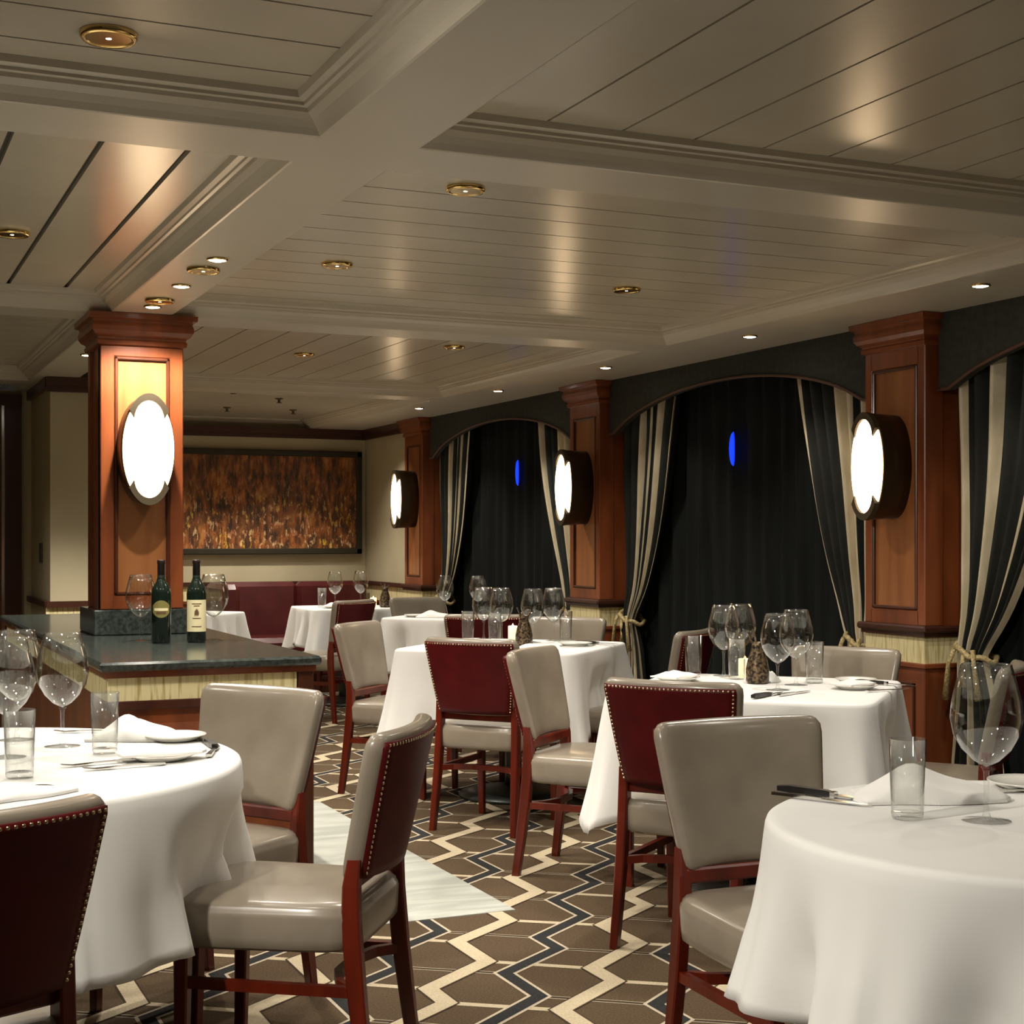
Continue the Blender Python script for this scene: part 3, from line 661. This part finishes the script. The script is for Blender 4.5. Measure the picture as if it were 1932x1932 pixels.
# ------------------------------------------------------------------ chairs
ZS0, ZS1 = .355, .462
def back_geo():
    zb, zt_ = .508, .842; yb, yt = -.212, -.285
    def hw(t): return .182 + .046 * t ** .8
    def cor(t):        # corner rounding at the top and the bottom
        r = .10; o = 1.0
        if t > 1 - r: q = (t - (1 - r)) / r; o -= .16 * (1 - math.sqrt(max(0, 1 - q * q)))
        if t < .07: q = (.07 - t) / .07; o -= .12 * (1 - math.sqrt(max(0, 1 - q * q)))
        return o
    def P(u, t, y):
        sag = -.036 * (1 - u * u)
        return (u * hw(t) * cor(t), yb + (yt - yb) * t + sag + y + .018, zb + (zt_ - zb) * t)
    return P
def chair_proto():
    t = thing('dining_chair', '', 'chair')
    P = back_geo(); TH = .056
    us = [-1, -.985, -.95, -.9, -.8, -.6, -.4, -.2, 0, .2, .4, .6, .8, .9, .95, .985, 1]; ts = [0, .012, .04, .1, .2, .35, .5, .65, .8, .88, .94, .98, .993, 1]
    th = lambda u, tt: TH / 2 * max(0, 1 - abs(u) ** 14) ** .4 * max(0, 1 - abs(2 * tt - 1) ** 14) ** .4
    b = MB(); F, B_ = [], []
    for tt in ts: F.append([P(u, tt, th(u, tt)) for u in us]); B_.append([P(u, tt, -th(u, tt)) for u in us])
    curtain_sheet(b, F); curtain_sheet(b, B_); b.build('backrest', M['taupe'], t)
    # red leather panel on the rear with its nailheads
    us2 = [-.945 + 1.89 * i / 14 for i in range(15)]; ts2 = [.02, .08, .2, .35, .5, .65, .8, .9, .945]
    rr = lambda tt: 1.0 if tt < .9 else .985
    b = MB(); S0 = [[P(u, tt, -TH / 2 - .004) for u in us2] for tt in ts2]; curtain_sheet(b, S0)
    edge = [(u, ts2[0]) for u in us2] + [(us2[-1], tt) for tt in ts2[1:]] + [(u, ts2[-1]) for u in us2[::-1][1:]] + [(us2[0], tt) for tt in ts2[::-1][1:]]
    b.loops([[P(u, tt, -TH / 2 - .004) for u, tt in edge], [P(u, tt, -TH / 2 + .008) for u, tt in edge]], 0, False, False, False, True)
    bp = b.build('back_panel', M['red'], t); bp['label'] = 'dark red leather rear panel'
    b = MB(); pos = []
    for i in range(31): pos.append((-.915 + 1.83 * i / 30, .925))
    for i in range(24):
        for s in (-1, 1): pos.append((s * .915, .06 + .83 * i / 23))
    for u, tt in pos:
        x, y, z = P(u, tt, -TH / 2 - .004); r = .0042
        ring = [[(x + r * k * math.cos(2 * PI * i / 6), y - h_, z + r * k * math.sin(2 * PI * i / 6)) for i in range(6)] for k, h_ in ((1, 0), (.75, .0022), (.2, .0032))]
        b.loops(ring, 0, True, False, True, True)
    nh = b.build('nailhead_trim', M['nail'], t); nh['label'] = 'row of brass nailheads'
    # seat
    b = MB(); rings = []
    def so(k, z, inset):
        pts = []; n = 40
        for i in range(n):
            a = 2 * PI * i / n; c_, s_ = math.cos(a), math.sin(a); p = 7
            r = 1 / ((abs(c_) ** p + abs(s_) ** p) ** (1 / p)); x, y = r * c_, r * s_
            hx = .222 + .012 * y - inset; hy = .228 - inset
            pts.append((x * hx, y * hy + .005, z))
        return pts
    for ins, z in ((.012, ZS0), (.002, ZS0 + .008), (0, ZS0 + .03), (-.002, ZS1 - .032), (.0, ZS1 - .022), (.003, ZS1 - .018), (.004, ZS1 - .012), (.012, ZS1 - .004), (.03, ZS1), (.07, ZS1 + .006), (.13, ZS1 + .010)): rings.append(so(1, z, ins))
    b.loops(rings, 0, True, True, True, True); b.build('seat', M['taupe'], t)
    # legs
    for s in (-1, 1):
        b = MB(); b.post([(s * .196, -.252, 0, .026, .030), (s * .192, -.236, .12, .029, .034), (s * .187, -.218, .27, .031, .040), (s * .184, -.205, .42, .031, .042), (s * .182, -.205, .50, .031, .038), (s * .180, -.212, .56, .028, .030)])
        b.build('leg', M['leg'], t)
        b = MB(); b.post([(s * .182, .195, 0, .026, .026), (s * .184, .192, .2, .031, .031), (s * .186, .190, ZS0 + .004, .036, .036)]); b.build('leg', M['leg'], t)
        b = MB(); b.sweep([(s * .185, .188, .268), (s * .186, 0, .268), (s * .187, -.215, .268)], (.018, .024)); b.build('stretcher', M['leg'], t)
    b = MB(); b.sweep([(-.187, -.215, .268), (-.14, -.165, .268), (-.06, -.135, .268), (.06, -.135, .268), (.14, -.165, .268), (.187, -.215, .268)], (.018, .024)); b.build('stretcher', M['leg'], t)
    b = MB(); b.box(-.182, .182, -.205, -.185, .480, .516, 0, .005); b.build('back_rail', M['leg'], t)
    return t
proto = chair_proto(); used = [False]
def chair(label, group, face, back=None, feet=None, rl=None, rr=None):
    """placed by the middle of the top of its back, or of its rear feet, or by one rear foot; face = heading in degrees"""
    a = R(face); f = Vector((math.cos(a), math.sin(a))); r = Vector((f.y, -f.x))
    if back: p = Vector(back) + f * .303
    elif feet: p = Vector(feet) + f * .252
    elif rl: p = Vector(rl) + r * .196 + f * .252
    else: p = Vector(rr) - r * .196 + f * .252
    loc = (p.x, p.y, 0); rz = a - PI / 2
    if not used[0]:
        used[0] = True; proto.location = loc; proto.rotation_euler = (0, 0, rz); proto['label'] = label; proto['group'] = group; return proto
    return dup(proto, loc, rz, label, group)
ga, gb, gc, gd, ge = 'chairs round the left foreground table', 'chair at the right foreground table', 'chairs at the square table by the pilaster', 'chairs at the middle square table', 'chairs at the far tables'
chair('chair cut by the left edge, its dark red nailed back turned to the camera', ga, 113, back=(.215, 2.478))
chair('chair in the left foreground with its taupe seat in side view and nailed dark back', ga, 145, back=(1.215, 3.265))
chair('taupe chair facing the camera between the left round table and the counter', ga, 214, back=(1.14, 4.265))
chair('red-backed chair in the centre of the room, square-on from behind', gd, 40, feet=(2.475, 5.95))
chair('taupe chair right beside the central red-backed one, seen from its front', gc, -48, feet=(2.462, 5.275))
chair('bright red-backed chair partly hidden by the big taupe chair, right of centre', gc, 38, rl=(2.185, 4.11))
chair('big taupe chair facing the camera at the right foreground round table', gb, -92, back=(1.945, 3.07))
chair('taupe chair seen sideways left of the middle square table', gd, -47, rr=(2.265, 7.145))
chair('far red-backed chair above the sideways taupe one', ge, 124, back=(3.27, 9.92))
chair('far taupe chair between the red-backed one and the far window', ge, -85, back=(3.80, 10.22))
chair('dark red chair back seen through the glasses of the middle table', ge, 62, back=(3.28, 7.74))
chair('taupe chair back right of the glasses on the middle table', gd, 222, back=(3.62, 7.32))
chair('red chair back just left of the wine glasses on the pilaster table', gd, 128, back=(3.68, 6.05))
chair('taupe chair back right of the wine glasses, against the nearest pilaster', gc, 212, back=(3.63, 4.86))
chair('red chair cut by the right edge behind the big wine glass', gc, 132, back=(3.66, 3.95))

# ------------------------------------------------------------------ tableware
def wineglass(loc, label, group, proto=[None], s=1.0):
    if proto[0] is None:
        t = thing('wine_glass', label, 'wine glass', loc, 0, group); T = .0011
        bo = [(.009, .098), (.022, .105), (.042, .125), (.056, .150), (.0615, .178), (.059, .208), (.051, .240), (.0425, .272)]
        b = MB(); b.lathe([(0, .094)] + bo + [(r - T, z + (.0004 if k else 0)) for k, (r, z) in enumerate(bo[::-1])][:-1] + [(.010, .1005), (0, .0985)], n=32); b.build('bowl', M['thin'], t)
        b = MB(); b.lathe([(0, .006), (.008, .006), (.0048, .02), (.0042, .06), (.005, .086), (.010, .0945), (0, .0945)], n=14); b.build('stem', M['thin'], t)
        b = MB(); b.lathe([(.042, .0014), (.03, .0028), (.010, .0058), (0, .0062)], n=32, cap=False); b.build('foot', M['thin'], t)
        proto[0] = t; t.scale = (s, s, s); return t
    return dup(proto[0], loc, 0, label, group, (s, s, s))
def tumbler(loc, label, group, proto=[None], s=1.0):
    if proto[0] is None:
        t = thing('tumbler', label, 'tumbler', loc, 0, group)
        b = MB(); b.lathe([(.0300, .012), (.0345, .150), (.0337, .1505), (.0290, .014)], n=32, cap=False); b.build('wall', M['thin'], t)
        b = MB(); b.lathe([(0, 0), (.027, 0), (.0295, .004), (.0300, .0125), (.026, .0135), (0, .0120)], n=32); b.build('base', M['thin'], t)
        proto[0] = t; return t
    return dup(proto[0], loc, 0, label, group, (s, s, s))
Z0 = ZT + .0045
def at(p): return (p[0], p[1], Z0)
W = 'wine glasses on the tables'; TU = 'water tumblers on the tables'
for p, l, s in [((.513, 3.943), 'rightmost big wine glass on the left round table', 1.06), ((.366, 3.80), 'big wine glass cut by the left edge, nearer one', 1.06), ((.42, 4.115), 'big wine glass at the left edge standing behind its neighbour', 1.06),
             ((1.955, 2.20), 'big wine glass on the right foreground table', 1.08),
             ((3.095, 4.93), 'wine glass on the pilaster table, left glass of the left pair', 1.0), ((3.215, 5.0), 'wine glass on the pilaster table, right glass of the left pair', 1.0),
             ((2.975, 4.39), 'wine glass on the pilaster table, left glass of the right pair', .98), ((3.135, 4.51), 'wine glass on the pilaster table, right glass of the right pair', 1.0),
             ((3.07, 7.23), 'wine glass on the middle table, leftmost', 1.0), ((3.11, 7.09), 'wine glass on the middle table, second from left', 1.0), ((3.2, 6.90), 'wine glass on the middle table, third from left', 1.0), ((3.35, 6.97), 'wine glass on the middle table, rightmost', 1.0),
             ((3.78, 9.58), 'lone wine glass above the napkin on the small far-window table', 1.0), ((3.95, 9.40), 'wine glass on the far-window table, showing above the middle table glasses', 1.0),
             ((3.47, 11.1), 'left of the two wine glasses before the red banquette', 1.0), ((3.71, 11.2), 'right of the two wine glasses before the red banquette', 1.0)]:
    wineglass(at(p), l, W, s=s)
for p, l in [((.36, 3.47), 'tumbler in front of the wine glasses on the left round table'), ((.592, 3.776), 'tumbler before the napkin on the left round table, right one'), ((1.84, 2.285), 'tumbler standing beside the steak knife on the right foreground table'),
             ((3.02, 5.03), 'tumbler at the far left of the pilaster table'), ((3.07, 4.80), 'tumbler right below the left pair of glasses on the pilaster table'), ((3.25, 4.56), 'tumbler right of the right pair of glasses on the pilaster table'),
             ((2.96, 7.18), 'tumbler at the far left of the middle table'), ((3.02, 6.97), 'tumbler between the left two wine glasses on the middle table'), ((3.43, 6.99), 'tumbler right of the wine glasses on the middle table'),
             ((3.33, 10.98), 'tumbler left of the two glasses before the banquette')]:
    tumbler(at(p), l, TU)

# bottles on the counter
def bottle(loc, label, cream):
    t = thing('wine_bottle', label, 'bottle', loc, R(-11), 'wine bottles on the counter')
    b = MB(); b.lathe([(0, .004), (.034, 0), (.0375, .006), (.0375, .190), (.034, .212), (.020, .235), (.0148, .25), (.0142, .27)], n=32); b.build('body', M['bottle'], t)
    b = MB(); b.lathe([(.0146, .255), (.0142, .305), (.0158, .306), (.0158, .318), (.0142, .320), (0, .321)], n=24); b.build('capsule', M['bottle_cap'], t)
    def arc(z0, z1, half, r, m, nm, par, cz=0.0, n=16, shape=None):
        bb = MB(); rows = [[], []]; rows2 = []
        for i in range(n + 1):
            a = -PI / 2 - half + 2 * half * i / n; lo, hi_ = (z0, z1) if shape is None else shape(-1 + 2 * i / n)
            rows[0].append((r * math.cos(a), r * math.sin(a), lo)); rows[1].append((r * math.cos(a), r * math.sin(a), hi_))
        curtain_sheet(bb, rows); return bb.build(nm, m, par)
    if cream:
        lb = arc(.042, .165, 1.25, .0379, M['label_cream'], 'label', t); lb['label'] = 'cream paper label'
        arc(.100, .130, .22, .0382, M['ink'], 'emblem', lb, shape=lambda u: (.104 + .004 * math.sin(9 * u), .118 + .012 * (1 - u * u) + .004 * math.sin(14 * u)))
        for z, hw_ in ((.092, .42), (.148, .5), (.140, .3), (.060, .5)): arc(z, z + .0035, hw_, .0382, M['ink'], 'printed_line', lb)
    else:
        lb = arc(.10, .17, .95, .0379, M['label_gold'], 'label', t, shape=lambda u: (.098 + .02 * u * u, .165 - .02 * u * u)); lb['label'] = 'olive gold crest label'
        arc(.125, .135, .75, .0382, M['label_cream'], 'banner', lb); arc(.112, .122, .5, .0382, M['ink'], 'printed_line', lb)
    return t
ZK = .8655
bottle((1.128, 5.84, ZK), 'dark wine bottle with an olive gold label on the counter', False)
bottle((1.262, 5.83, ZK), 'wine bottle with a large cream label on the counter', True)
wineglass((1.075, 5.98, ZK), 'wine glass left of the bottles on the counter', 'wine glasses on the counter', s=.96)
wineglass((1.345, 5.90, ZK), 'wine glass right of the bottles on the counter', 'wine glasses on the counter', s=.96)

# candles and woven vases
def candle(p, label):
    t = thing('votive_candle', label, 'candle', at(p), 0, 'votive candles')
    b = MB(); b.lathe([(0, .002), (.023, .002), (.025, .006), (.025, .068), (.022, .070), (.021, .062), (0, .060)], n=24); b.build('wax', M['candle'], t)
    b = MB(); b.lathe([(0, .061), (.004, .066), (.005, .071), (.002, .079), (0, .083)], n=10); b.build('flame', M['flame'], t)
candle((3.145, 4.86), 'lit votive candle between the glass pairs on the pilaster table'); candle((3.21, 7.17), 'lit votive candle on the middle table'); candle((3.74, 10.98), 'lit votive candle right of the glasses before the banquette')
vp = None
for p, l in [((3.05, 4.63), 'dark woven vase between the wine glasses on the pilaster table'), ((3.06, 6.70), 'dark woven vase behind the central red-backed chair'), ((3.80, 10.88), 'dark woven vase on the table before the banquette')]:
    if vp is None:
        vp = thing('woven_vase', l, 'vase', at(p), 0, 'dark woven table vases')
        b = MB(); b.lathe([(0, .0), (.036, .0), (.042, .01), (.043, .05), (.036, .085), (.026, .115), (.021, .135), (.026, .150), (.024, .150), (.019, .134), (.03, .09), (.038, .05), (.036, .012), (0, .01)], n=28)
        b.build('body', M['woven'], vp)
        b = MB()
        for i in range(5): b.sweep([(.0, 0, .02), (.012 * math.cos(i * 1.3), .012 * math.sin(i * 1.3), .13), (.035 * math.cos(i * 1.3), .035 * math.sin(i * 1.3), .165 + .012 * (i % 3))], [.0025, .002, .004], n=6)
        b.build('twigs', M['woven'], vp)
    else: dup(vp, at(p), 0, l)

# plates, napkins, cutlery
def plate(p, r, label, proto={}):
    k = round(r, 3)
    if k not in proto:
        b = MB(); b.lathe([(0, .0015), (r * .6, .0015), (r * .64, 0), (r * .68, .002), (r * .92, .011), (r, .014), (r * .995, .0165), (r * .9, .0135), (r * .66, .006), (0, .005)], n=48)
        proto[k] = tag(b.build('plate', M['china'], None, at(p)), label, 'plate', 'white china plates'); return proto[k]
    return dup(proto[k], at(p), 0, label)
def napkin(p, rz, w_, d_, h_, label, seed, z=None):
    """linen square folded into a loose pleated bundle"""
    rnd = random.Random(seed); b = MB(); nx, ny = 20, 14; top = []; ph = rnd.random() * 5
    for j in range(ny + 1):
        v = -1 + 2 * j / ny; row = []
        for i in range(nx + 1):
            u = -1 + 2 * i / nx
            hh = h_ * max(0, 1 - abs(u) ** 3) * max(0, 1 - v * v) ** .6 * (.55 + .45 * math.exp(-((u + .25) / .35) ** 2)) * (1 + .22 * math.sin(7 * v + ph + 2 * u)) + .006
            row.append((u * w_ / 2 * (1 + .07 * math.sin(3 * v + ph)), v * d_ / 2 * (1 - .35 * max(0, u) + .06 * math.sin(4 * u)), hh))
        top.append(row)
    curtain_sheet(b, top); curtain_sheet(b, [[(x, y, .0005) for x, y, z_ in r_] for r_ in top])
    edge = top[0] + [r_[-1] for r_ in top[1:]] + top[-1][::-1][1:] + [r_[0] for r_ in top[::-1][1:]]
    b.loops([edge, [(x, y, .0005) for x, y, z_ in edge]], 0, False, False, False, False)
    o = b.build('napkin', M['napkin'], None, (p[0], p[1], z or Z0)); o.rotation_euler = (0, 0, rz); return tag(o, label, 'napkin', 'folded white napkins')
CU = {}
def cutlery(kind, p, rz, label, z=None):
    z = z or Z0 + .001
    if kind in CU: return dup(CU[kind], (p[0], p[1], z), rz, label)
    t = thing(kind, label, kind.split('_')[-1], (p[0], p[1], z), rz, 'cutlery laid on the cloths')
    if kind == 'fork':
        b = MB(); b.sweep([(-.09, 0, .004), (-.05, 0, .005), (.02, 0, .004), (.04, 0, .003)], [(.016, .003), (.010, .003), (.007, .003), (.02, .002)]); b.build('handle', M['steel'], t)
        b = MB()
        for y in (-.009, -.003, .003, .009): b.sweep([(.038, y, .003), (.07, y, .002), (.098, y, .006)], [(.004, .002), (.003, .002), (.002, .0015)])
        b.build('tines', M['steel'], t)
    elif kind == 'steak_knife':
        b = MB(); b.sweep([(-.12, 0, .007), (-.09, 0, .008), (-.01, 0, .007), (.0, 0, .006)], [(.016, .010), (.020, .014), (.016, .012), (.012, .010)], n=4); b.build('handle', M['black'], t)['label'] = 'black handle'
        b = MB(); b.sweep([(0, 0, .005), (.01, 0, .005)], (.018, .013)); b.sweep([(.01, 0, .005), (.08, .001, .004), (.115, .004, .003)], [(.018, .002), (.017, .0015), (.002, .001)]); b.build('blade', M['steel'], t)
    else:
        b = MB(); b.sweep([(-.11, 0, .005), (-.06, 0, .005), (-.0, 0, .004)], [(.014, .006), (.012, .006), (.008, .005)]); b.build('handle', M['steel'], t)
        b = MB(); b.sweep([(0, 0, .004), (.06, .001, .003), (.105, .003, .002)], [(.014, .002), (.016, .0015), (.003, .001)]); b.build('blade', M['steel'], t)
    CU[kind] = t; return t
# left round table
plate((.70, 3.62), .085, 'small plate nearest the camera chair on the left round table'); napkin((.70, 3.62), R(-8), .20, .12, .016, 'flat folded napkin on the small plate of the left round table', 4, Z0 + .014)
plate((.80, 3.95), .08, 'small plate at the right rim of the left round table'); napkin((.72, 4.02), R(-28), .24, .15, .05, 'peaked napkin behind the right tumbler on the left round table', 5)
napkin((.34, 3.24), R(20), .2, .14, .02, 'napkin behind the chair back at the lower left', 6)
cutlery('fork', (.60, 3.52), R(185), 'fork left of the small plate on the left round table'); cutlery('fork', (.56, 3.60), R(190), 'second fork left of the small plate on the left round table')
cutlery('table_knife', (.845, 3.70), R(70), 'table knife at the right rim of the left round table'); cutlery('steak_knife', (.86, 3.86), R(88), 'steak knife at the right rim of the left round table')
cutlery('steak_knife', (.31, 3.29), R(150), 'steak knife with dark handle above the chair back at lower left')
cutlery('fork', (.62, 4.20), R(160), 'fork beyond the tumblers on the left round table')
# right foreground table
napkin((2.02, 2.44), R(-25), .30, .16, .055, 'large peaked napkin behind the tumbler on the right foreground table', 11)
cutlery('steak_knife', (1.845, 2.53), R(-62), 'steak knife with black handle at the rim of the right foreground table'); cutlery('table_knife', (1.80, 2.50), R(-62), 'table knife beside the black steak knife on the right foreground table')
plate((1.93, 1.90), .075, 'plate cut by the right edge on the foreground table'); plate((2.30, 2.46), .085, 'plate behind the big wine glass at right'); cutlery('fork', (2.28, 2.40), R(-25), 'fork across the plate behind the big wine glass')
# pilaster table
plate((2.83, 4.83), .085, 'plate behind the bright red-backed chair on the pilaster table'); napkin((2.83, 4.83), R(20), .17, .12, .018, 'napkin on the plate behind the bright red-backed chair', 12, Z0 + .014)
plate((3.25, 4.32), .08, 'near plate at the right of the pilaster table'); napkin((3.25, 4.32), R(10), .16, .10, .012, 'napkin on the near right plate of the pilaster table', 13, Z0 + .014)
plate((3.39, 4.50), .075, 'far plate at the right of the pilaster table, before the taupe chair'); napkin((3.12, 4.66), R(15), .08, .08, .04, 'small peaked napkin between the glasses on the pilaster table', 14)
cutlery('steak_knife', (2.84, 4.24), R(30), 'steak knife behind the big taupe chair on the pilaster table'); cutlery('table_knife', (2.96, 4.26), R(25), 'table knife behind the big taupe chair on the pilaster table')
cutlery('fork', (3.30, 4.21), R(5), 'fork near the right corner of the pilaster table'); cutlery('steak_knife', (3.43, 4.385), R(-60), 'steak knife at the right corner of the pilaster table')
# middle table
plate((3.30, 6.62), .085, 'plate at the right of the middle table'); napkin((3.00, 6.47), R(-40), .18, .11, .02, 'napkin behind the central red-backed chair', 15); plate((2.83, 6.90), .08, 'plate at the left of the middle table')
cutlery('fork', (3.26, 6.52), R(0), 'fork before the plate on the middle table'); cutlery('steak_knife', (3.44, 6.66), R(-50), 'steak knife at the right corner of the middle table'); cutlery('table_knife', (3.40, 6.60), R(-50), 'table knife at the right corner of the middle table')
# far tables
napkin((3.62, 9.36), R(-20), .24, .13, .035, 'napkin on the small far-window table', 16); plate((3.52, 9.47), .075, 'plate on the small far-window table')
plate((3.40, 10.90), .08, 'plate on the table before the banquette'); napkin((3.40, 10.90), R(0), .15, .1, .02, 'napkin on the plate before the banquette', 17, Z0 + .014)
